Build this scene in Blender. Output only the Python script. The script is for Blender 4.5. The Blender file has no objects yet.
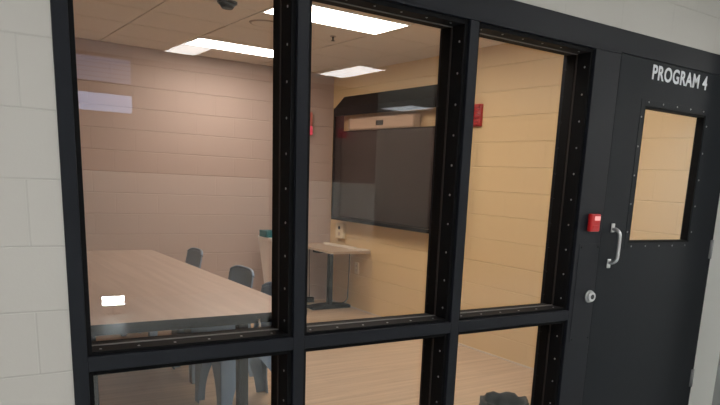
import bpy, bmesh, math, random
from mathutils import Vector, Matrix
random.seed(4)
C = bpy.context.scene.collection
PI = math.pi

# ------------------------------------------------------------------ helpers
def bx(bm, x0, x1, y0, y1, z0, z1, mi=0, bev=0.0):
    vs = [bm.verts.new((x, y, z)) for z in (z0, z1) for y in (y0, y1) for x in (x0, x1)]
    fs = []
    for q in ((0,2,3,1), (4,5,7,6), (0,1,5,4), (2,6,7,3), (0,4,6,2), (1,3,7,5)):
        f = bm.faces.new([vs[i] for i in q]); f.material_index = mi; fs.append(f)
    if bev > 0:
        es = list({e for f in fs for e in f.edges})
        r = bmesh.ops.bevel(bm, geom=es, offset=bev, segments=2, affect='EDGES', profile=0.5)
        for f in r['faces']: f.material_index = mi
    return vs

def cyl(bm, p0, p1, r0, r1=None, seg=16, mi=0, caps=True):
    r1 = r0 if r1 is None else r1
    p0, p1 = Vector(p0), Vector(p1)
    d = (p1-p0).normalized()
    a = d.orthogonal().normalized(); b = d.cross(a)
    A = [bm.verts.new(p0 + (a*math.cos(2*PI*i/seg)+b*math.sin(2*PI*i/seg))*r0) for i in range(seg)]
    B = [bm.verts.new(p1 + (a*math.cos(2*PI*i/seg)+b*math.sin(2*PI*i/seg))*r1) for i in range(seg)]
    for i in range(seg):
        j = (i+1) % seg
        f = bm.faces.new((A[i], A[j], B[j], B[i])); f.material_index = mi; f.smooth = True
    if caps:
        f = bm.faces.new(A[::-1]); f.material_index = mi
        f = bm.faces.new(B); f.material_index = mi

def tube(bm, pts, r, seg=10, mi=0):
    pts = [Vector(p) for p in pts]
    rings = []
    n = len(pts)
    t0 = (pts[1]-pts[0]).normalized(); a = t0.orthogonal().normalized()
    for k, p in enumerate(pts):
        t = (pts[min(k+1, n-1)] - pts[max(k-1, 0)]).normalized()
        a = (a - t*a.dot(t)).normalized(); b = t.cross(a)
        rings.append([bm.verts.new(p + (a*math.cos(2*PI*i/seg)+b*math.sin(2*PI*i/seg))*r) for i in range(seg)])
    for k in range(n-1):
        for i in range(seg):
            j = (i+1) % seg
            f = bm.faces.new((rings[k][i], rings[k][j], rings[k+1][j], rings[k+1][i])); f.smooth = True; f.material_index = mi
    bm.faces.new(rings[0][::-1]); bm.faces.new(rings[-1])

def curve_pts(ctrl, n=24):
    # Catmull-Rom through the control points
    P = [Vector(c) for c in ctrl]; P = [P[0]*2-P[1]] + P + [P[-1]*2-P[-2]]
    out = []
    for k in range(1, len(P)-2):
        for i in range(n):
            t = i/n
            p0, p1, p2, p3 = P[k-1], P[k], P[k+1], P[k+2]
            out.append(0.5*((2*p1)+(p2-p0)*t+(2*p0-5*p1+4*p2-p3)*t*t+(3*p1-p0-3*p2+p3)*t**3))
    out.append(P[-2]); return out

def prism(bm, poly, axis, a0, a1, mi=0):
    # poly: 2-D outline extruded along axis ('x','y','z') from a0 to a1
    def mk(u, v, a):
        return {'x': (a, u, v), 'y': (u, a, v), 'z': (u, v, a)}[axis]
    A = [bm.verts.new(mk(u, v, a0)) for u, v in poly]
    B = [bm.verts.new(mk(u, v, a1)) for u, v in poly]
    n = len(poly)
    fs = [bm.faces.new(A), bm.faces.new(B[::-1])]
    for i in range(n):
        j = (i+1) % n
        fs.append(bm.faces.new((A[j], A[i], B[i], B[j])))
    for f in fs: f.material_index = mi
    return fs

def grid_shell(bm, fn, nu, nv, th):
    # a curved sheet fn(u,v)->(point, normal) given thickness th
    F, K = [], []
    for i in range(nu+1):
        fr, kr = [], []
        for j in range(nv+1):
            p, n = fn(i/nu, j/nv)
            p, n = Vector(p), Vector(n).normalized()
            fr.append(bm.verts.new(p+n*th/2)); kr.append(bm.verts.new(p-n*th/2))
        F.append(fr); K.append(kr)
    for i in range(nu):
        for j in range(nv):
            bm.faces.new((F[i][j], F[i+1][j], F[i+1][j+1], F[i][j+1])).smooth = True
            bm.faces.new((K[i][j], K[i][j+1], K[i+1][j+1], K[i+1][j])).smooth = True
    for i in range(nu):
        bm.faces.new((F[i][0], K[i][0], K[i+1][0], F[i+1][0]))
        bm.faces.new((F[i][nv], F[i+1][nv], K[i+1][nv], K[i][nv]))
    for j in range(nv):
        bm.faces.new((F[0][j], F[0][j+1], K[0][j+1], K[0][j]))
        bm.faces.new((F[nu][j], K[nu][j], K[nu][j+1], F[nu][j+1]))

def obj(name, bm, mats, parent=None, loc=None):
    bmesh.ops.recalc_face_normals(bm, faces=bm.faces[:])
    me = bpy.data.meshes.new(name); bm.to_mesh(me); bm.free()
    for m in (mats if isinstance(mats, (list, tuple)) else [mats]): me.materials.append(m)
    o = bpy.data.objects.new(name, me); C.objects.link(o)
    if parent: o.parent = parent
    if loc: o.location = loc
    return o

def tag(o, label, cat, group=None, kind=None):
    o['label'] = label; o['category'] = cat
    if group: o['group'] = group
    if kind: o['kind'] = kind
    return o

def thing(name, label, cat, loc=(0,0,0), rz=0, group=None, kind=None):
    o = bpy.data.objects.new(name, None); C.objects.link(o)
    o.empty_display_size = .1
    o.location = loc; o.rotation_euler = (0, 0, rz)
    return tag(o, label, cat, group, kind)

def dup(root, loc, rz, label):
    r = root.copy(); C.objects.link(r); r.location = loc; r.rotation_euler = (0, 0, rz); r['label'] = label
    for ch in list(root.children):
        c = ch.copy(); C.objects.link(c); c.parent = r
        for g in list(ch.children):
            d = g.copy(); C.objects.link(d); d.parent = c
    return r

def BM(): return bmesh.new()

# ------------------------------------------------------------------ materials
def s2l(c): return tuple(((v/255)/12.92 if v/255 <= .04045 else ((v/255+.055)/1.055)**2.4) for v in c)
def mat(name, col, rough=.5, metal=0, spec=.5, noise=0, nscale=8, bump=0, bscale=60):
    m = bpy.data.materials.new(name); m.use_nodes = True
    nt = m.node_tree; b = nt.nodes['Principled BSDF']
    c = s2l(col)
    b.inputs['Base Color'].default_value = (*c, 1)
    b.inputs['Roughness'].default_value = rough; b.inputs['Metallic'].default_value = metal
    b.inputs['Specular IOR Level'].default_value = spec
    tc = nt.nodes.new('ShaderNodeTexCoord')
    if noise:
        n = nt.nodes.new('ShaderNodeTexNoise'); n.inputs['Scale'].default_value = nscale; n.inputs['Detail'].default_value = 4
        r = nt.nodes.new('ShaderNodeValToRGB')
        r.color_ramp.elements[0].color = (*[v*(1-noise) for v in c], 1); r.color_ramp.elements[1].color = (*[min(1, v*(1+noise)) for v in c], 1)
        r.color_ramp.elements[0].position = .3; r.color_ramp.elements[1].position = .7
        nt.links.new(tc.outputs['Object'], n.inputs['Vector']); nt.links.new(n.outputs['Fac'], r.inputs['Fac'])
        nt.links.new(r.outputs['Color'], b.inputs['Base Color'])
    if bump:
        n2 = nt.nodes.new('ShaderNodeTexNoise'); n2.inputs['Scale'].default_value = bscale; n2.inputs['Detail'].default_value = 3
        bp = nt.nodes.new('ShaderNodeBump'); bp.inputs['Strength'].default_value = bump; bp.inputs['Distance'].default_value = .002
        nt.links.new(tc.outputs['Object'], n2.inputs['Vector']); nt.links.new(n2.outputs['Fac'], bp.inputs['Height'])
        nt.links.new(bp.outputs['Normal'], b.inputs['Normal'])
    return m

def block_mat(name, col, horiz, hoff, joint=.9, rough=.55, bump=.9, msize=.0035):
    # painted concrete block in running bond: courses 203 mm, blocks 406 mm
    m = bpy.data.materials.new(name); m.use_nodes = True
    nt = m.node_tree; L = nt.links; b = nt.nodes['Principled BSDF']
    b.inputs['Roughness'].default_value = rough
    tc = nt.nodes.new('ShaderNodeTexCoord'); sx = nt.nodes.new('ShaderNodeSeparateXYZ'); cb = nt.nodes.new('ShaderNodeCombineXYZ')
    L.new(tc.outputs['Object'], sx.inputs[0])
    def off(sock, v):
        a = nt.nodes.new('ShaderNodeMath'); a.operation = 'ADD'; a.inputs[1].default_value = v
        L.new(sock, a.inputs[0]); return a.outputs[0]
    L.new(off(sx.outputs[horiz], hoff), cb.inputs[0]); L.new(off(sx.outputs['Z'], -.189+2.032), cb.inputs[1])
    br = nt.nodes.new('ShaderNodeTexBrick'); L.new(cb.outputs[0], br.inputs['Vector'])
    br.inputs['Scale'].default_value = 1; br.inputs['Brick Width'].default_value = .4064; br.inputs['Row Height'].default_value = .2032
    br.inputs['Mortar Size'].default_value = msize; br.inputs['Mortar Smooth'].default_value = .6; br.inputs['Bias'].default_value = 0
    br.offset = .5
    c = s2l(col)
    br.inputs['Color1'].default_value = (*c, 1); br.inputs['Color2'].default_value = (*[v*.985 for v in c], 1)
    br.inputs['Mortar'].default_value = (*[min(1, v*joint) for v in c], 1)
    n = nt.nodes.new('ShaderNodeTexNoise'); n.inputs['Scale'].default_value = 90; n.inputs['Detail'].default_value = 4
    L.new(tc.outputs['Object'], n.inputs['Vector'])
    b1 = nt.nodes.new('ShaderNodeBump'); b1.inputs['Strength'].default_value = .12; b1.inputs['Distance'].default_value = .002
    L.new(n.outputs['Fac'], b1.inputs['Height'])
    b2 = nt.nodes.new('ShaderNodeBump'); b2.inputs['Strength'].default_value = bump; b2.inputs['Distance'].default_value = .004; b2.invert = True
    # the bed joints are raked deeper than the head joints
    bw = nt.nodes.new('ShaderNodeTexBrick'); L.new(cb.outputs[0], bw.inputs['Vector'])
    bw.inputs['Scale'].default_value = 1; bw.inputs['Brick Width'].default_value = 400; bw.inputs['Row Height'].default_value = .2032
    bw.inputs['Mortar Size'].default_value = msize; bw.inputs['Mortar Smooth'].default_value = .6; bw.offset = 0
    ad = nt.nodes.new('ShaderNodeMath'); ad.operation = 'MULTIPLY_ADD'; ad.inputs[1].default_value = .3
    L.new(br.outputs['Fac'], ad.inputs[0]); L.new(bw.outputs['Fac'], ad.inputs[2])
    L.new(ad.outputs[0], b2.inputs['Height']); L.new(b1.outputs['Normal'], b2.inputs['Normal'])
    L.new(b2.outputs['Normal'], b.inputs['Normal']); L.new(br.outputs['Color'], b.inputs['Base Color'])
    return m

def wood_mat(name, c1, c2, along, width, rough, grain=1.0):
    # printed wood: streaks run along one axis, boards of the given width across
    m = bpy.data.materials.new(name); m.use_nodes = True
    nt = m.node_tree; L = nt.links; b = nt.nodes['Principled BSDF']; b.inputs['Roughness'].default_value = rough
    tc = nt.nodes.new('ShaderNodeTexCoord')
    mp = nt.nodes.new('ShaderNodeMapping'); L.new(tc.outputs['Object'], mp.inputs['Vector'])
    mp.inputs['Scale'].default_value = (.7, 14, 1) if along == 'x' else (14, .7, 1)
    n = nt.nodes.new('ShaderNodeTexNoise'); n.inputs['Scale'].default_value = 1.6; n.inputs['Detail'].default_value = 6; n.inputs['Distortion'].default_value = .35
    L.new(mp.outputs[0], n.inputs['Vector'])
    r = nt.nodes.new('ShaderNodeValToRGB'); L.new(n.outputs['Fac'], r.inputs['Fac'])
    r.color_ramp.elements[0].position = .34; r.color_ramp.elements[1].position = .66
    r.color_ramp.elements[0].color = (*s2l(c1), 1); r.color_ramp.elements[1].color = (*s2l(c2), 1)
    out = r.outputs['Color']
    if width:
        br = nt.nodes.new('ShaderNodeTexBrick')
        m2 = nt.nodes.new('ShaderNodeMapping'); L.new(tc.outputs['Object'], m2.inputs['Vector'])
        if along == 'y': m2.inputs['Rotation'].default_value = (0, 0, PI/2)
        L.new(m2.outputs[0], br.inputs['Vector'])
        br.inputs['Scale'].default_value = 1; br.inputs['Brick Width'].default_value = 1.22; br.inputs['Row Height'].default_value = width
        br.inputs['Mortar Size'].default_value = .0015; br.inputs['Mortar Smooth'].default_value = .3; br.offset = .37
        br.inputs['Color1'].default_value = (1, 1, 1, 1); br.inputs['Color2'].default_value = (.93, .92, .91, 1); br.inputs['Mortar'].default_value = (.7, .66, .6, 1)
        mx = nt.nodes.new('ShaderNodeMix'); mx.data_type = 'RGBA'; mx.blend_type = 'MULTIPLY'; mx.inputs['Factor'].default_value = 1
        L.new(out, mx.inputs['A']); L.new(br.outputs['Color'], mx.inputs['B']); out = mx.outputs['Result']
    L.new(out, b.inputs['Base Color'])
    return m

def glass_mat(name, tint=(1, 1, 1), r0=.045):
    m = bpy.data.materials.new(name); m.use_nodes = True
    nt = m.node_tree; L = nt.links; nt.nodes.remove(nt.nodes['Principled BSDF'])
    tr = nt.nodes.new('ShaderNodeBsdfTransparent'); tr.inputs[0].default_value = (*tint, 1)
    gl = nt.nodes.new('ShaderNodeBsdfGlossy'); gl.inputs['Roughness'].default_value = 0.0
    lw = nt.nodes.new('ShaderNodeLayerWeight'); lw.inputs[0].default_value = .5
    pw = nt.nodes.new('ShaderNodeMath'); pw.operation = 'POWER'; pw.inputs[1].default_value = 5
    ma = nt.nodes.new('ShaderNodeMath'); ma.operation = 'MULTIPLY_ADD'; ma.inputs[1].default_value = 1-r0; ma.inputs[2].default_value = r0
    L.new(lw.outputs['Facing'], pw.inputs[0]); L.new(pw.outputs[0], ma.inputs[0])
    mx = nt.nodes.new('ShaderNodeMixShader'); L.new(ma.outputs[0], mx.inputs[0]); L.new(tr.outputs[0], mx.inputs[1]); L.new(gl.outputs[0], mx.inputs[2])
    L.new(mx.outputs[0], nt.nodes['Material Output'].inputs['Surface'])
    return m

def emit_mat(name, col, strength, ribs=0):
    m = bpy.data.materials.new(name); m.use_nodes = True
    nt = m.node_tree; nt.nodes.remove(nt.nodes['Principled BSDF'])
    e = nt.nodes.new('ShaderNodeEmission'); e.inputs[0].default_value = (*col, 1); e.inputs[1].default_value = strength
    nt.links.new(e.outputs[0], nt.nodes['Material Output'].inputs['Surface'])
    return m

M = {}
M['black'] = mat('black frame paint', (25, 27, 33), .45, spec=.17, noise=.06, nscale=3, bump=.05, bscale=160)
M['stop'] = mat('black stop paint', (10, 10, 12), .7, spec=.12)
M['doorblack'] = mat('black door paint', (24, 27, 32), .5, spec=.12, noise=.08, nscale=2.5, bump=.08, bscale=120)
M['gasket'] = mat('grey glazing gasket', (104, 101, 100), .7)
M['darkgasket'] = mat('dark glazing gasket', (46, 40, 38), .7, spec=.2)
M['screw'] = mat('screw steel', (150, 150, 152), .35, .9)
M['steel'] = mat('brushed steel', (196, 196, 198), .3, .75)
M['hallblock'] = block_mat('painted hall block', (181, 177, 172), 'X', .096+8.128, joint=.94, bump=.45)
M['roomblock_x'] = block_mat('beige room block', (186, 167, 158), 'X', 8.3, joint=.95, bump=.75, msize=.0055)
M['roomblock_y'] = block_mat('yellow cream room block', (219, 191, 145), 'Y', 8.25, joint=.96, bump=.75, msize=.005)
M['white'] = mat('white paint', (226, 225, 220), .6, bump=.1)
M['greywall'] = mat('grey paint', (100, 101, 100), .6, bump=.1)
M['brownwall'] = mat('red brown paint', (112, 84, 80), .6)
M['tile'] = mat('acoustic tile', (226, 214, 200), .9, noise=.05, nscale=60)
M['tilegap'] = mat('ceiling tile joint', (172, 157, 143), .9)
M['floor'] = wood_mat('vinyl plank floor', (180, 156, 130), (202, 178, 152), 'x', .18, .32)
M['hallfloor'] = mat('polished hall floor', (205, 212, 213), .22, noise=.06, nscale=4)
M['tabletop'] = wood_mat('beech laminate', (172, 150, 136), (186, 165, 151), 'y', 0, .33)
M['tableedge'] = mat('black edge band', (34, 31, 30), .5)
M['legsteel'] = mat('dark grey leg', (38, 40, 42), .5)
M['chair'] = mat('slate blue plastic', (124, 145, 168), .5, noise=.05, nscale=12, bump=.08, bscale=200)
M['desk'] = mat('tan desk laminate', (178, 156, 134), .35)
M['blackmetal'] = mat('black powder coat', (22, 18, 17), .6, spec=.1)
M['tv'] = mat('dark screen', (12, 7, 8), .25)
M['beige'] = mat('beige plastic', (206, 182, 158), .5)
M['red'] = mat('red plastic', (178, 26, 30), .35)
M['redglow'] = emit_mat('red reflection glow', (1, .10, .14), .6)  # glow of the red reflection stand-in on the back wall
M['pinklens'] = emit_mat('pink lit lens', (1, .45, .42), 1.0)
M['binwhite'] = mat('white bin plastic', (250, 244, 242), .4)
M['teal'] = mat('teal cardboard', (38, 104, 112), .6)
M['paper'] = mat('white paper', (212, 200, 184), .7)
M['ivory'] = mat('ivory outlet plastic', (232, 216, 184), .45)
M['dark'] = mat('dark opening', (18, 16, 15), .7)
M['cord'] = mat('black cord', (30, 26, 25), .6)
M['bag'] = mat('black bin liner', (25, 25, 21), .4, spec=.3)
M['letter'] = mat('white vinyl lettering', (205, 207, 212), .5)
M['glass'] = glass_mat('window glass')
M['cover'] = glass_mat('clear cover', r0=.026, tint=(.97, .95, .94))
M['roomlamp'] = emit_mat('warm lamp diffuser', (1, .89, .77), 18)
M['halllamp'] = emit_mat('cool lamp diffuser', (.90, .96, 1), 3.6)
M['hallbright'] = emit_mat('bright lamp and fill diffuser', (1, .98, .95), 11)  # shared by mirrored hall lamps and unseen fill panels added in the hall
M['fillsoft'] = emit_mat('soft fill panel', (1, .98, .95), 11)  # for unseen fill panels added before the window and door
M['fillfar'] = emit_mat('strong fill panel', (1, .98, .95), 30)  # for the unseen fill panel added far right of the door
M['daydim'] = emit_mat('dim daylit window', (.40, .58, 1), 1.1)
M['daylight'] = emit_mat('daylit window', (.48, .64, 1), 3.4)
M['spotglow'] = emit_mat('added spot panel glow', (.9, 1, 1), 95)  # added glow, stands in for an unknown source of the mirrored spot

# ------------------------------------------------------------------ measures (metres)
w = .04612; W = .74618
X0 = 0; X1 = w                      # left jamb face
P1 = (w, w+W); P2 = (2*w+W, 2*w+2*W); P3 = (3*w+2*W, 3*w+3*W)   # clear openings of the three bays
XJ = P3[1]; XD0 = 2.5696; XD1 = 3.6173
ZT = 2.2408; ZD = 2.131; ZH = 2.1254; Z1 = .8397; Z2 = .7887; ZS = .10
XW = 3.666; BW = 4.883; CZ = 2.588; HC = 2.60; FT = .20
RL = -1.3                            # room left wall

# ------------------------------------------------------------------ setting
def struct(name, bm, m, label, cat):
    return tag(obj(name, bm, m), label, cat, kind='structure')

b = BM(); bx(b, RL-.1, XW+.1, .1, BW+.1, -.06, 0)
struct('floor', b, M['floor'], 'pale wood plank floor inside the meeting room', 'floor')
b = BM(); bx(b, -3.6, 8.6, -9.2, .1, -.06, -.0005)
struct('floor_hall', b, M['hallfloor'], 'polished floor of the hall outside the window', 'floor')

# ceiling: tiles with recessed dark joints
b = BM(); bx(b, RL-.1, XW+.1, FT-.02, BW+.1, CZ+.012, CZ+.08, mi=1)
gx = [RL-.05, -.662, -.053, .557, 1.167, 1.776, 2.745, 3.355, XW+.02]
gy = [FT, .76, 1.37, 1.98, 2.59, 3.20, 3.81, 4.42, BW+.02]
for i in range(len(gx)-1):
    for j in range(len(gy)-1):
        g = .006
        bx(b, gx[i]+g, gx[i+1]-g, gy[j]+g, gy[j+1]-g, CZ, CZ+.015)
struct('ceiling', b, [M['tile'], M['tilegap']], 'tan tiled ceiling of the meeting room', 'ceiling')
b = BM(); bx(b, -3.6, 8.6, -9.2, FT, HC, HC+.08)
bx(b, -3.6, 8.6, 0.0, FT, HC+.0, HC+.2)
struct('ceiling_hall', b, M['white'], 'white ceiling of the hall', 'ceiling')

b = BM(); bx(b, RL-.1, XW+.1, BW, BW+.15, -.02, CZ+.08)
struct('wall_back', b, M['roomblock_x'], 'cream painted block wall at the back of the room', 'wall')
b = BM(); bx(b, XW, XW+.15, FT, BW+.1, -.02, CZ+.08)
struct('wall_right', b, M['roomblock_y'], 'cream painted block wall carrying the screen cabinet', 'wall')
b = BM(); bx(b, RL-.15, RL, FT, BW+.1, -.02, CZ+.08)
struct('wall_left', b, M['roomblock_y'], 'cream painted block wall on the left of the room', 'wall')
# front wall between hall and room, with the window and door opening
b = BM()
bx(b, -3.6, X0, 0, FT, -.02, HC+.02)
bx(b, X0, 3.632, 0, FT, ZT, HC+.02)
bx(b, 3.632, 8.6, 0, FT, -.02, HC+.02)
struct('wall_front', b, M['hallblock'], 'grey-white painted block wall around the window and door', 'wall')
# pier to the right of the door
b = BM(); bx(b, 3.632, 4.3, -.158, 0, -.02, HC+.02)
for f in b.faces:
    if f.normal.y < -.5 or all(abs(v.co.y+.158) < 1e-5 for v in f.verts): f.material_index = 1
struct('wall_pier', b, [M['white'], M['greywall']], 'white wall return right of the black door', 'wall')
# hall surroundings behind the camera
b = BM(); bx(b, 4.8, 8.6, -9.2, -9.05, -.02, HC+.02)
bx(b, -3.75, -3.6, -5.6, FT, -.02, HC+.02); bx(b, 8.6, 8.75, -9.2, FT, -.02, HC+.02)
struct('wall_hall', b, M['white'], 'white walls around the hall', 'wall')
b = BM(); bx(b, -3.6, 4.8, -5.65, -5.5, -.02, 1.40, mi=0); bx(b, -3.6, 4.8, -5.65, -5.5, 1.40, HC+.02, mi=1)
bx(b, 4.65, 4.8, -9.2, -5.65, -.02, 1.40, mi=0); bx(b, 4.65, 4.8, -9.2, -5.65, 1.40, HC+.02, mi=1)
struct('wall_booth', b, [M['white'], M['brownwall']], 'two-tone wall across the hall, brown above white', 'wall')
t = thing('window_2', 'bluish daylit window high on the wall across the hall', 'window', (1.1, -5.5, 2.0), kind='structure')
b = BM(); bx(b, -.55, .54, 0, .01, .32, .56); obj('pane', b, M['daydim'], t); b = BM(); bx(b, -.55, .54, 0, .01, .02, .20); obj('pane', b, M['daylight'], t)
b = BM(); bx(b, -.58, .57, 0, .03, .56, .585); bx(b, -.58, .57, 0, .03, .20, .32); bx(b, -.58, .57, 0, .03, -.01, .02)
for k in range(4): bx(b, -.55, .54, .005, .02, .36+.045*k, .366+.045*k)
bx(b, -.58, -.55, 0, .03, .02, .56); bx(b, .54, .57, 0, .03, .02, .56)
obj('window_frame', b, M['brownwall'], t)
# thin cove along the right wall and back wall
b = BM(); bx(b, XW-.008, XW, FT, BW, 0, .012)
struct('baseboard_right', b, M['paper'], 'thin pale sealant strip where the right wall meets the floor', 'baseboard')
b = BM(); bx(b, RL, XW-.008, BW-.008, BW, 0, .012)
struct('baseboard_back', b, M['paper'], 'thin pale sealant strip where the back wall meets the floor', 'baseboard')

# ------------------------------------------------------------------ window frame
win = thing('window_1', 'black steel framed window wall of three bays with screwed glazing stops', 'window', (0, 0, 0), kind='structure')
BV = .0025
def part(name, boxes, m, parent, bev=BV):
    b = BM()
    for q in boxes: bx(b, *q, bev=bev)
    return obj(name, b, m, parent)
part('jamb', [(X0-.0, X1, -.004, FT+.004, 0, ZT)], M['black'], win)
part('mullion', [(P1[1], P2[0], -.004, FT+.004, 0, ZH)], M['black'], win)
part('mullion', [(P2[1], P3[0], -.004, FT+.004, 0, ZH)], M['black'], win)
part('door_post', [(XJ, XD0-.003, -.004, FT+.004, 0, ZH)], M['black'], win)
part('head', [(X1, 3.632, -.004, FT+.004, ZD+.003, ZT), (X1, XD0-.003, -.004, FT+.004, ZH, ZD+.01)], M['black'], win)
for (a, c) in (P1, P2, P3):
    part('transom', [(a, c, -.004, FT+.004, Z2, Z1)], M['black'], win)
    part('sill', [(a, c, -.004, FT+.004, 0, ZS)], M['black'], win)
part('hinge_jamb', [(XD1+.003, 3.632, -.002, FT, 0, ZD+.003)], M['black'], win, bev=.001)

SH = .018; SY0 = .012; GY = .104; SY1 = .166
def screw_bm(p, n):
    b = BM(); p = Vector(p); n = Vector(n)
    cyl(b, p - n*.002, p + n*.0012, .0048, .0046, 12); cyl(b, p + n*.0012, p + n*.0022, .0046, .0026, 12)
    return b
def stop(name, a0, a1, c0, c1, axis, out, screws):
    # outer and inner stop as one part; screws along its exposed side
    b = BM()
    if axis == 'z':                       # upright stop: x from a0 to a1, z from c0 to c1
        bx(b, a0, a1, SY0, GY-.004, c0, c1, bev=.0015); bx(b, a0, a1, GY+.004, SY1, c0, c1, bev=.0015)
        bx(b, a0-(.003 if out < 0 else 0), a1+(.005 if out > 0 else 0), GY-.012, GY-.003, c0, c1, mi=1 if out > 0 else 2)
    else:                                 # level stop: x from c0 to c1, z from a0 to a1
        bx(b, c0, c1, SY0, GY-.004, a0, a1, bev=.0015); bx(b, c0, c1, GY+.004, SY1, a0, a1, bev=.0015)
        bx(b, c0, c1, GY-.012, GY-.003, a0 - (.003 if out < 0 else 0), a1 + (.003 if out > 0 else 0), mi=1)
    o = obj(name, b, [M['stop'], M['gasket'], M['darkgasket']], win)
    for s in screws:
        ys = SY0 + .030
        if axis == 'z':
            x = a0 if out < 0 else a1
            obj('screw', screw_bm((x, ys, s), (out, 0, 0)), M['screw'], o)
        else:
            z = a1 if out > 0 else a0
            obj('screw', screw_bm((s, ys, z), (0, 0, out)), M['screw'], o)
    return o
def span(a, c, st, off): 
    out = []; v = a + off
    while v < c - .02: out.append(v); v += st
    return out
for (a, c) in (P1, P2, P3):
    stop('glazing_stop', c-SH, c, Z1, ZH, 'z', -1, span(Z1, ZH, .127, .06))
    stop('glazing_stop', a, a+SH, Z1, ZH, 'z', 1, [])
    stop('glazing_stop', Z1, Z1+.013, a+SH, c-SH, 'x', 1, span(a, c, .125, .05))
    stop('glazing_stop', ZH-SH, ZH, a+SH, c-SH, 'x', -1, span(a, c, .125, .05))
    stop('glazing_stop', c-SH, c, ZS, Z2, 'z', -1, span(.30, Z2, .125, .02))
    stop('glazing_stop', a, a+SH, ZS, Z2, 'z', 1, [])
    stop('glazing_stop', ZS, ZS+SH, a+SH, c-SH, 'x', 1, [])
    stop('glazing_stop', Z2-SH, Z2, a+SH, c-SH, 'x', -1, [])
    for (z0, z1) in ((Z1+.004, ZH-.004), (ZS+.004, Z2-.004)):
        part('pane', [(a+.006, c-.006, GY-.003, GY+.003, z0, z1)], M['glass'], win, bev=0)

# ------------------------------------------------------------------ door
door = thing('door_1', 'black steel door with small window and white lettering', 'door', (XD0, 0, 0), kind='structure')
dw = XD1-XD0
wx0, wx1, wz0, wz1 = 2.800-XD0, 3.366-XD0, 1.188, 1.908     # hole in the leaf
D0, D1 = -.002, .043
part('leaf', [(0, wx0, D0, D1, .012, ZD), (wx1, dw, D0, D1, .012, ZD), (wx0, wx1, D0, D1, .012, wz0), (wx0, wx1, D0, D1, wz1, ZD)], M['doorblack'], door, bev=0)
kit = part('vision_frame', [
    (wx0-.030, wx0+.0, D0-.002, D0, wz0-.030, wz1+.030), (wx1-.0, wx1+.030, D0-.002, D0, wz0-.030, wz1+.030),
    (wx0, wx1, D0-.002, D0, wz0-.030, wz0), (wx0, wx1, D0-.002, D0, wz1, wz1+.030)], M['doorblack'], door, bev=.0007)
part('vision_liner', [(wx0, wx0+.012, D0, .046, wz0, wz1), (wx1-.012, wx1, D0, .046, wz0, wz1), (wx0, wx1, D0, .046, wz0, wz0+.012), (wx0, wx1, D0, .046, wz1-.012, wz1)], M['stop'], door, bev=.001)
part('pane', [(wx0+.008, wx1-.008, .020, .026, wz0+.008, wz1-.008)], M['glass'], door, bev=0)
for i in range(5):
    xx = wx0+.03+(wx1-wx0-.06)*i/4
    for z in (wz1+.018, wz0-.018): obj('screw', screw_bm((xx, D0-.002, z), (0, -1, 0)), M['screw'], kit)
for i in range(5):
    zz = wz0+.06+(wz1-wz0-.12)*i/4
    for x in (wx0-.018, wx1+.018): obj('screw', screw_bm((x, D0-.002, zz), (0, -1, 0)), M['screw'], kit)
# lettering
def lettering(text, x0, x1, z0, z1, parent):
    cu = bpy.data.curves.new('lettering', 'FONT'); cu.body = text; cu.size = 1; cu.offset = .026; cu.extrude = .004; cu.space_character = 1.1
    to = bpy.data.objects.new('lettering_curve', cu); C.objects.link(to)
    bpy.context.view_layer.update()
    dg = bpy.context.evaluated_depsgraph_get()
    me = bpy.data.meshes.new_from_object(to.evaluated_get(dg))
    bpy.data.objects.remove(to); bpy.data.curves.remove(cu)
    xs = [v.co.x for v in me.vertices]; ys = [v.co.y for v in me.vertices]
    ax, cx, ay, cy = min(xs), max(xs), min(ys), max(ys)
    for v in me.vertices:
        x, y, z = v.co
        v.co = (x0+(x-ax)/(cx-ax)*(x1-x0), D0-.0005-(z+.004)*.1, z0+(y-ay)/(cy-ay)*(z1-z0))
    me.materials.clear(); me.materials.append(M['letter'])
    o = bpy.data.objects.new('lettering', me); C.objects.link(o); o.parent = parent
    o['label'] = 'white lettering PROGRAM 4'
    return o
lettering('PROGRAM 4', 2.832-XD0, 3.334-XD0, 2.040, 2.114, door)
# pull handle
b = BM()
hx = 2.655-XD0
tube(b, curve_pts([(hx, D0-.004, 1.265), (hx, -.030, 1.262), (hx, -.052, 1.245), (hx, -.056, 1.21), (hx, -.056, 1.13), (hx, -.052, 1.105), (hx, -.030, 1.088), (hx, D0-.004, 1.085)], 6), .0098, 12)
for z in (1.270, 1.080): bx(b, hx-.014, hx+.014, D0-.006, D0, z-.024, z+.024, bev=.003)
obj('handle', b, M['steel'], door)['label'] = 'steel pull handle'
for z in (1.142, .315):
    b = BM(); k = dw+.002
    cyl(b, (k, D0-.007, z-.058), (k, D0-.007, z+.058), .0062, seg=14)
    bx(b, k-.014, k, D0-.003, D0, z-.057, z+.057, bev=.001)
    for q in (-.02, .02): cyl(b, (k, D0-.007, z+q-.001), (k, D0-.007, z+q+.001), .0067, seg=14)
    obj('hinge', b, M['screw'], door)['label'] = 'steel butt hinge'

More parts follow.
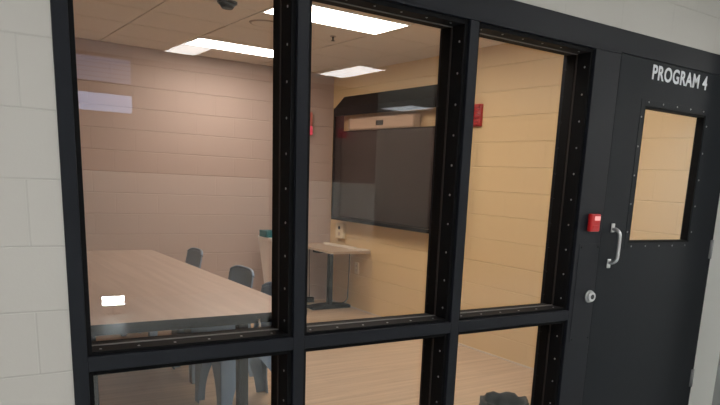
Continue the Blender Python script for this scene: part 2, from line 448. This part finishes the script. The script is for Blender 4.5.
# lock cover plate on the door post with key cylinder
lp = thing('lock_plate', 'black lock cover plate with steel key cylinder beside the door handle', 'lock', (2.480, -.004, .925))
b = BM(); bx(b, -.075, .083, -.002, 0, -.262, .262, bev=.0006); obj('plate', b, M['black'], lp)
b = BM(); cyl(b, (.041, -.001, -.016), (.041, -.012, -.016), .034, .032, 24); cyl(b, (.041, -.012, -.016), (.041, -.026, -.016), .028, .025, 24); obj('key_cylinder', b, M['steel'], lp)
b = BM(); cyl(b, (.041, -.026, -.016), (.041, -.0275, -.016), .013, .013, 20); bx(b, .039, .043, -.0285, -.0265, -.024, -.008); obj('keyway', b, M['legsteel'], lp)
for (x, z) in ((-.06, -.245), (.07, -.245), (-.06, .245), (.07, .245)):
    obj('screw', screw_bm((x, -.002, z), (0, -1, 0)), M['stop'], lp)

rl = thing('door_indicator', 'small red indicator box with lit lens on the black post left of the door', 'indicator light', (2.483, -.004, 1.297))
b = BM(); bx(b, -.036, .036, -.026, 0, -.045, .045, bev=.006); obj('housing', b, M['red'], rl)
b = BM(); bx(b, -.012, .030, -.0295, -.025, .012, .034, bev=.002); obj('lens', b, M['pinklens'], rl)
b = BM(); bx(b, -.022, .026, -.029, -.025, -.032, -.012, bev=.002); obj('button', b, M['red'], rl)

# ------------------------------------------------------------------ room lights
def ceiling_lamp(name, x0, x1, y0, y1, z, lamp, label, cat='ceiling light', group=None, trim=.018, drop=.008):
    t = thing(name, label, cat, ((x0+x1)/2, (y0+y1)/2, z), 0, group)
    hx, hy = (x1-x0)/2, (y1-y0)/2
    b = BM()
    for q in ((-hx-trim, hx+trim, -hy-trim, -hy), (-hx-trim, hx+trim, hy, hy+trim), (-hx-trim, -hx, -hy, hy), (hx, hx+trim, -hy, hy)): bx(b, *q, -drop, 0)
    obj('trim_frame', b, M['white'], t)
    b = BM(); bx(b, -hx, hx, -hy, hy, -drop+.002, 0); obj('diffuser', b, lamp, t)
    return t
ceiling_lamp('ceiling_light', 1.785, 2.735, 2.11, 2.565, CZ, M['roomlamp'], 'rectangular ceiling light panel nearest the window, seen beyond the first mullion')
ceiling_lamp('ceiling_light', 1.785, 2.735, .31, .76, CZ, M['roomlamp'], 'rectangular ceiling light panel right inside the window, hidden above the head')
ceiling_lamp('ceiling_light', 1.785, 2.700, 3.915, 4.30, CZ, M['roomlamp'], 'rectangular ceiling light panel near the back wall, seen in the left pane')
for (x0, x1, y0, y1, lb) in ((1.78, 2.08, -4.76, -3.98, 'hall ceiling light mirrored in the left pane'), (3.50, 3.84, -4.78, -3.86, 'hall ceiling light mirrored in the middle pane'),
                             (5.98, 6.44, -7.30, -6.42, 'hall ceiling light mirrored above the screen cabinet'), (-1.6, -.5, -2.3, -1.4, 'added fill panel over the hall left of the window'),
                             (-.9, .1, -4.4, -3.6, 'added fill panel over the hall behind the viewer'), (.8, 1.9, -1.5, -1.1, 'added fill panel over the hall in front of the window bays'), (2.7, 3.8, -1.5, -1.1, 'added fill panel over the hall in front of the black door'), (7.0, 8.3, -2.9, -1.8, 'added fill panel over the hall far right of the door')):  # those not mirrored are unseen fill panels added to brighten the hall
    ceiling_lamp('hall_or_fill_light', x0, x1, y0, y1, HC, M['halllamp'] if (1 < x0 < 7 and y1 < -4) else (M['fillfar'] if x0 > 6.5 else M['fillsoft'] if -2 < y0 < -1 and x0 > 0 else M['hallbright']), lb, group=None)

# ceiling fittings
t = thing('smoke_detector', 'dark round smoke detector on the ceiling near the window top', 'smoke detector', (1.49, 2.49, CZ))
b = BM(); cyl(b, (0, 0, 0), (0, 0, -.014), .068, .066, 28); obj('base', b, M['legsteel'], t)
b = BM(); cyl(b, (0, 0, -.014), (0, 0, -.045), .058, .036, 28); obj('sensor', b, M['dark'], t)
t = thing('ceiling_speaker', 'round flush ceiling speaker between the two ceiling lights', 'speaker', (1.96, 2.92, CZ))
b = BM(); cyl(b, (0, 0, 0), (0, 0, -.006), .125, .120, 36); obj('rim', b, M['tilegap'], t)
b = BM(); cyl(b, (0, 0, -.006), (0, 0, -.008), .108, .106, 36); obj('grille', b, M['tile'], t)
t = thing('ceiling_sprinkler', 'tiny sprinkler head on the ceiling beside the nearer light', 'sprinkler', (2.556, 2.927, CZ))
b = BM(); cyl(b, (0, 0, .020), (0, 0, -.006), .026, .024, 18); obj('escutcheon', b, M['tilegap'], t)
b = BM(); cyl(b, (0, 0, -.006), (0, 0, -.035), .008, .006, 12); cyl(b, (0, 0, -.035), (0, 0, -.038), .016, .016, 14); obj('deflector', b, M['dark'], t)

# ------------------------------------------------------------------ conference table
TX0, TX1, TY0, TY1, TZ = -.06, 1.345, .955, 4.0, .74
tb = thing('conference_table', 'long tan wood-grain conference table running away from the window', 'table', ((TX0+TX1)/2, (TY0+TY1)/2, 0))
hx, hy = (TX1-TX0)/2, (TY1-TY0)/2
b = BM(); bx(b, -hx+.003, hx-.003, -hy+.003, hy-.003, TZ-.028, TZ, bev=.002); obj('tabletop', b, M['tabletop'], tb)
b = BM()
for q in ((-hx, hx, -hy, -hy+.003), (-hx, hx, hy-.003, hy), (-hx, -hx+.003, -hy, hy), (hx-.003, hx, -hy, hy)): bx(b, *q, TZ-.030, TZ-.001)
obj('edge_band', b, M['tableedge'], tb)
b = BM()
for yy in (-hy+.16, hy-.16): bx(b, -hx+.14, hx-.14, yy-.02, yy+.02, TZ-.085, TZ-.028)
for xx in (-hx+.16, hx-.16): bx(b, xx-.02, xx+.02, -hy+.14, hy-.14, TZ-.085, TZ-.028)
obj('apron', b, M['legsteel'], tb)
for sx in (-1, 1):
    for yy in (-hy+.16, hy-.16):
        b = BM(); bx(b, sx*(hx-.315)-.027, sx*(hx-.315)+.027, yy-.027, yy+.027, .012, TZ-.085 if yy else TZ-.028, bev=.003)
        cyl(b, (sx*(hx-.315), yy, 0), (sx*(hx-.315), yy, .014), .024, .02, 16)
        obj('leg', b, M['legsteel'], tb)

# ------------------------------------------------------------------ molded chairs (seat faces -x)
def make_chair(label, loc, rz):
    t = thing('plastic_chair', label, 'chair', loc, rz, 'slate plastic chairs along the table')
    sw, sd = .225, .22
    def seat(u, v):
        x = -sd + u*(2*sd); y = (-1+2*v)*(sw - .015*u)
        dip = -.020*math.cos(y/sw*PI/2)*math.sin(PI*min(1, u*1.05)) - (.030*max(0, (.14-u)/.14)**2)
        return (x, y, .445+dip), (0, 0, 1)
    b = BM(); grid_shell(b, seat, 14, 12, .012)
    # turned-down rim around the seat
    bx(b, -sd, sd, -sw-.004, -sw+.006, .400, .447); bx(b, -sd, sd, sw-.006-.015, sw+.004-.012, .400, .447); bx(b, -sd-.004, -sd+.006, -sw, sw, .395, .425)
    obj('seat', b, M['chair'], t)
    def back(u, v):
        s = -1+2*v
        zt = .768 - .034*abs(s)**5
        z = .43 + u*(zt-.43)
        hw = .232 - .018*u**2
        y = s*hw
        x = .195 + .085*u + .0*u - .040*s*s*(.3+.7*u)
        return (x, y, z), (-1, .35*s, .22)
    b = BM(); grid_shell(b, back, 14, 16, .014)
    # rolled lip over the top edge
    def lip(s):
        p, _ = back(1, (s+1)/2); return Vector(p)
    tube(b, [lip(-1+2*i/20) for i in range(21)], .011, 8)
    obj('backrest', b, M['chair'], t)
    # four wide tapering legs, each an angled plate that arches into its neighbours
    for fx in (-1, 1):
        for sy in (-1, 1):
            b = BM()
            x_top = fx*(sd-.005); x_foot = fx*(sd+ (.0 if fx < 0 else .045)); y0 = sy*(sw-.005)
            yf = sy*(sw+.012)
            n = 12
            # side plate (in x) and front/back plate (in y), wide at the top with a curved inner edge
            for kind in ('side', 'face'):
                A, B_ = [], []
                for i in range(n+1):
                    k = i/n; z = .425*(1-k)
                    wd = .062 + (.165 if kind == 'side' else .15)*max(0, (1-k*1.15))**2.2 + .02*(1-k)
                    xo = x_top + (x_foot-x_top)*k; yo = y0 + (yf-y0)*k
                    if kind == 'side': A.append((xo, yo, z)); B_.append((xo-fx*wd, yo, z))
                    else: A.append((xo, yo, z)); B_.append((xo, yo-sy*wd, z))
                th = .007
                off = Vector((0, -sy*th, 0)) if kind == 'side' else Vector((-fx*th, 0, 0))
                rows = []
                for p, q in zip(A, B_):
                    p, q = Vector(p), Vector(q)
                    rows.append([b.verts.new(p), b.verts.new(q), b.verts.new(q+off), b.verts.new(p+off)])
                for i in range(n):
                    for j in range(4):
                        jj = (j+1) % 4
                        b.faces.new((rows[i][j], rows[i][jj], rows[i+1][jj], rows[i+1][j])).smooth = False
                b.faces.new(rows[0][::-1]); b.faces.new(rows[-1])
            obj('leg', b, M['chair'], t)
    return t
ch = make_chair('slate blue plastic chair farthest along the table, narrow back turned sideways', (1.39, 3.70, 0), -.05)
dup(ch, (1.32, 2.43, 0), .0, 'slate blue plastic chair second from the window, wide back showing above the table edge')
dup(ch, (1.22, 1.60, 0), .0, 'slate blue plastic chair nearest the window, its back mostly hidden by the first mullion')

# short white cable under the table edge
b = BM(); tube(b, curve_pts([(1.083, 1.0, .7125), (1.081, 1.0, .69), (1.087, 1.0, .665), (1.080, 1.0, .64)], 6), .006, 8)
tag(obj('cable_end', b, M['paper']), 'short white cable end hanging under the near table edge', 'cable')

# ------------------------------------------------------------------ pedestal desk in the corner
DX0, DX1, DY0, DY1, DZ = 3.165, 3.650, 3.945, 4.860, .695
dk = thing('pedestal_desk', 'small tan desk on one black column in the back right corner', 'desk', ((DX0+DX1)/2, (DY0+DY1)/2, 0))
hx, hy = (DX1-DX0)/2, (DY1-DY0)/2
b = BM(); bx(b, -hx, hx, -hy, hy, DZ-.026, DZ, bev=.004); obj('desktop', b, M['desk'], dk)
b = BM(); bx(b, -.024, .024, -.03, .03, .035, DZ-.06, bev=.004); obj('column', b, M['blackmetal'], dk)
b = BM(); bx(b, -.20, .20, -.05, .05, DZ-.06, DZ-.026, bev=.004); obj('bracket', b, M['blackmetal'], dk)
b = BM(); prism(b, [(-.245, .0), (.240, .0), (.240, .034), (.06, .050), (-.06, .050), (-.245, .034)], 'y', -.075, .075); obj('foot_bar', b, M['blackmetal'], dk)

# things on and around the desk
b = BM()
prof = [(-.028, 0), (.028, 0), (.028, .005), (.010, .022), (-.010, .022), (-.028, .005)]
prism(b, prof, 'y', -.30, .30)
o = tag(obj('paper_roll', b, M['paper'], loc=(3.55, 4.45, DZ)), 'long white rolled paper lying on the corner desk', 'paper roll'); o.rotation_euler = (0, 0, .10)
b = BM(); bx(b, -.07, .07, -.10, .10, 0, .012, bev=.002)
o = tag(obj('paper_stack', b, M['paper'], loc=(3.58, 4.06, DZ)), 'pale papers at the front right of the corner desk', 'papers'); o.rotation_euler = (0, 0, .3)

t = thing('wall_outlet', 'ivory outlet plate with cords just under the screen cabinet', 'outlet', (XW, 4.60, .86))
b = BM(); bx(b, -.042, 0, -.085, .085, -.085, .085, bev=.004); obj('plate', b, M['ivory'], t)
for z in (-.035, .035):
    b = BM(); cyl(b, (-.042, 0, z), (-.045, 0, z), .022, .021, 16); bx(b, -.0465, -.044, -.010, -.006, z-.006, z+.006); bx(b, -.0465, -.044, .006, .010, z-.006, z+.006)
    obj('socket', b, M['dark'] if z > 0 else M['beige'], t)
t = thing('low_outlet', 'ivory outlet plate on the right wall below the corner desk', 'outlet', (XW, 4.24, .47))
b = BM(); bx(b, -.010, 0, -.040, .040, -.065, .065, bev=.003); obj('plate', b, M['ivory'], t)
for z in (-.025, .025):
    b = BM(); cyl(b, (-.010, 0, z), (-.013, 0, z), .016, .015, 14); obj('socket', b, M['beige'], t)
b = BM(); tube(b, curve_pts([(3.635, 4.36, .668), (3.638, 4.37, .45), (3.63, 4.37, .2), (3.62, 4.38, .08), (3.56, 4.50, .012), (3.45, 4.62, .008)], 8), .006, 8)
o = obj('power_cord', b, M['cord'], dk); o.matrix_parent_inverse = Matrix.Translation((-(DX0+DX1)/2, -(DY0+DY1)/2, 0)); o['label'] = 'black power cord'
t = thing('power_brick', 'black power adapter with thin cord on the floor behind the desk', 'power adapter', (3.36, 4.80, 0))
b = BM(); bx(b, -.05, .05, -.03, .03, 0, .06, bev=.006); obj('body', b, M['blackmetal'], t)
b = BM(); tube(b, curve_pts([(0, 0, .055), (0, .01, .2), (.0, .02, .45), (0, .02, .668)], 8), .005, 8); obj('lead', b, M['cord'], t)

# white tapered bin left of the desk with a teal box on it
bt = thing('tall_bin', 'tall white tapered bin with red stripe standing left of the corner desk', 'bin', (2.83, 4.42, 0))
b = BM()
def ring(hw, hd, z): return [b.verts.new((sx*hw, sy*hd, z)) for sx, sy in ((-1, -1), (1, -1), (1, 1), (-1, 1))]
R_ = [ring(.125, .12, 0), ring(.205, .17, .775), ring(.193, .158, .775), ring(.116, .11, .02)]
b.faces.new(R_[0][::-1])
for k in range(3):
    for i in range(4):
        j = (i+1) % 4; b.faces.new((R_[k][i], R_[k][j], R_[k+1][j], R_[k+1][i]))
b.faces.new(R_[3]); obj('body', b, M['binwhite'], bt)
b = BM(); bx(b, -.213, .213, -.178, .178, .775, .812, bev=.008); obj('lid', b, M['binwhite'], bt)
b = BM(); bx(b, -.17, .20, -.1795, -.176, .786, .797); obj('stripe', b, M['red'], bt)
tx = thing('tissue_box', 'teal cardboard box lying on top of the tall white bin', 'box', (2.825, 4.40, .812))
b = BM(); bx(b, -.235, .12, -.09, .09, 0, .068, bev=.003); obj('carton', b, M['teal'], tx)
b = BM(); bx(b, -.04, .06, -.092, -.0895, .02, .045); obj('label_patch', b, M['paper'], tx)

# ------------------------------------------------------------------ screen cabinet on the right wall
EX = XW-.12; EY0, EY1, EZ0, EZ1, EZT = 2.44, 4.640, .990, 2.205, 2.342
ec = thing('screen_cabinet', 'black wall cabinet with sloped top and clear front enclosing a large screen', 'cabinet', (XW, (EY0+EY1)/2, EZ0))
def loc_(x, y, z): return (x-XW, y-(EY0+EY1)/2, z-EZ0)
def lbx(bm, x0, x1, y0, y1, z0, z1, **k):
    cy = (EY0+EY1)/2; bx(bm, x0-XW, x1-XW, y0-cy, y1-cy, z0-EZ0, z1-EZ0, **k)
b = BM(); lbx(b, EX, XW, EY0, EY1, EZ0, EZ0+.012); obj('bottom_panel', b, M['blackmetal'], ec)
for (a, c) in ((EY0, EY0+.012), (EY1-.012, EY1)):
    b = BM(); cy = (EY0+EY1)/2
    prism(b, [(EX-XW, .012), (0, .012), (0, EZT-EZ0), (EX-XW, EZ1-EZ0)], 'y', a-cy, c-cy); obj('side_panel', b, M['blackmetal'], ec)
b = BM(); cy = (EY0+EY1)/2
prism(b, [(EX-XW, EZ1-EZ0-.012), (0, EZT-EZ0-.012), (0, EZT-EZ0), (EX-XW, EZ1-EZ0)], 'y', EY0-cy, EY1-cy); obj('sloped_top', b, M['blackmetal'], ec)
b = BM()
lbx(b, EX-.012, EX, EY0, EY1, EZ0, EZ0+.035); lbx(b, EX-.012, EX, EY0, EY1, EZ1-.085, EZ1)
lbx(b, EX-.012, EX, EY0, EY0+.03, EZ0+.035, EZ1-.085); lbx(b, EX-.012, EX, EY1-.03, EY1, EZ0+.035, EZ1-.085)
obj('front_frame', b, M['blackmetal'], ec)
b = BM(); lbx(b, EX-.006, EX-.001, EY0+.03, EY1-.03, EZ0+.035, EZ1-.085); obj('clear_front', b, M['cover'], ec)
tv = thing('television', 'wide dark television screen behind the clear cabinet front', 'television', (XW-.036, 3.53, 1.02))
b = BM(); bx(b, -.035, .03, -1.05, 1.05, .0, .945, bev=.004); obj('casing', b, M['blackmetal'], tv)
b = BM(); bx(b, -.038, -.034, -1.035, 1.035, .015, .930); obj('screen', b, M['tv'], tv)
sb = thing('sound_bar', 'beige sound bar above the television inside the cabinet', 'sound bar', (XW-.055, 3.76, 2.028))
b = BM(); bx(b, -.035, .035, -.60, .60, -.062, .062, bev=.02); obj('body', b, M['beige'], sb)
for s in (-1, 1):
    b = BM(); bx(b, -.037, .037, s*.60-.02, s*.60+.02, -.064, .064, bev=.012); obj('end_cap', b, M['desk'], sb)
b = BM(); bx(b, -.039, -.034, -.075, .060, -.026, .022, bev=.001); obj('badge', b, M['dark'], sb)
b = BM(); bx(b, .03, .055, -.3, .3, -.02, .02); obj('bracket', b, M['blackmetal'], sb)

# alarm strobe on the right wall
al = thing('alarm_strobe', 'red ribbed fire alarm strobe on the yellow right wall', 'fire alarm', (XW, 2.335, 2.04))
b = BM(); bx(b, -.030, .003, -.065, .065, -.092, .092, bev=.006); obj('housing', b, M['red'], al)
b = BM()
for k in range(6): bx(b, -.045, -.028, -.055, .045, -.080+.028*k, -.066+.028*k, bev=.003)
obj('grille', b, M['red'], al)
b = BM(); bx(b, -.052, -.030, .048, .064, -.075, .075, bev=.004); obj('lens', b, M['red'], al)
# glowing red patch on the back wall, standing in for a glass reflection
al = thing('red_reflection', 'glowing red patch beside the first mullion, standing in for a reflection in the glass', 'reflection stand-in', (3.315, BW, 2.03))
b = BM(); bx(b, -.07, .07, -.035, 0, -.12, .13, bev=.008); obj('housing', b, mat('pale red reflection tint', (205, 120, 110), .5), al)  # paler upper part of the reflection, put into the colour
b = BM(); bx(b, -.055, .066, -.048, -.034, -.115, -.02, bev=.006); obj('lens', b, M['redglow'], al)

# ------------------------------------------------------------------ waste bin by the window
wb = thing('waste_basket', 'small round bin with black liner on the floor right behind the window', 'waste bin', (2.335, .368, 0))
b = BM(); cyl(b, (0, 0, 0), (0, 0, .235), .105, .130, 32, caps=False)
f = b.faces.new([v for v in b.verts if v.co.z < .001]) if False else None
cyl(b, (0, 0, 0), (0, 0, .01), .105, .106, 32); obj('body', b, M['blackmetal'], wb)
b = BM(); n = 48
rings = []
for (r, z, j) in ((.138, .175, .005), (.141, .205, .006), (.141, .235, .004), (.137, .250, .005), (.128, .248, .004), (.120, .21, .005), (.112, .14, .006)):
    rg = []
    for i in range(n):
        a = 2*PI*i/n
        q = j*(math.sin(7*a+z*40)+.6*math.sin(13*a+z*90)+random.uniform(-.5, .5))
        rg.append(b.verts.new(((r+q)*math.cos(a), (r+q)*math.sin(a), z + q*.9)))
    rings.append(rg)
for k in range(len(rings)-1):
    for i in range(n):
        j = (i+1) % n; b.faces.new((rings[k][i], rings[k][j], rings[k+1][j], rings[k+1][i])).smooth = True
b.faces.new(rings[-1]); obj('liner', b, M['bag'], wb)['label'] = 'black crumpled bin liner folded over the rim'

# ------------------------------------------------------------------ glowing panel added in the hall for the spot mirrored in the left pane
wl = thing('spot_panel', 'small glowing panel added on the hall floor to make the bright spot mirrored over the table', 'lamp', (1.17, -4.62, .0))
b = BM(); bx(b, -.115, .115, -.03, 0, .085, .195, bev=.004); bx(b, -.06, .06, -.04, .02, 0, .012); bx(b, -.012, .012, -.025, -.010, .01, .09); obj('housing', b, M['legsteel'], wl)
b = BM(); bx(b, -.105, .105, -.001, .003, .095, .185); obj('lens', b, M['spotglow'], wl)

# ------------------------------------------------------------------ world, camera, colour management
wd = bpy.data.worlds.new('World'); bpy.context.scene.world = wd; wd.use_nodes = True
wd.node_tree.nodes['Background'].inputs[0].default_value = (.05, .05, .05, 1); wd.node_tree.nodes['Background'].inputs[1].default_value = .2

cd = bpy.data.cameras.new('Camera'); cam = bpy.data.objects.new('Camera', cd); C.objects.link(cam)
r_ = Vector((0.81730799, -0.57404702, 0.04977613)); u_ = Vector((0.08964504, 0.21201582, 0.97314596)); f_ = Vector((0.56918487, 0.79089779, -0.22474269))
mw = Matrix(((r_.x, u_.x, -f_.x, -0.37398946), (r_.y, u_.y, -f_.y, -2.36946724), (r_.z, u_.z, -f_.z, 1.45737325), (0, 0, 0, 1)))
cam.matrix_world = mw
cd.sensor_width = 36; cd.lens = 682.3549/720*36
cd.shift_x = -(404.8212-360)/720; cd.shift_y = (338.766-202.5)/720
cd.clip_start = .05
sc = bpy.context.scene; sc.camera = cam
sc.view_settings.view_transform = 'Standard'; sc.view_settings.look = 'None'; sc.view_settings.gamma = 1; sc.view_settings.exposure = 0
sc.view_settings.use_curve_mapping = False
sc.cycles.use_denoising = True
sc.cycles.max_bounces = 14; sc.cycles.transparent_max_bounces = 24; sc.cycles.diffuse_bounces = 6; sc.cycles.glossy_bounces = 6
sc.cycles.sample_clamp_indirect = 8
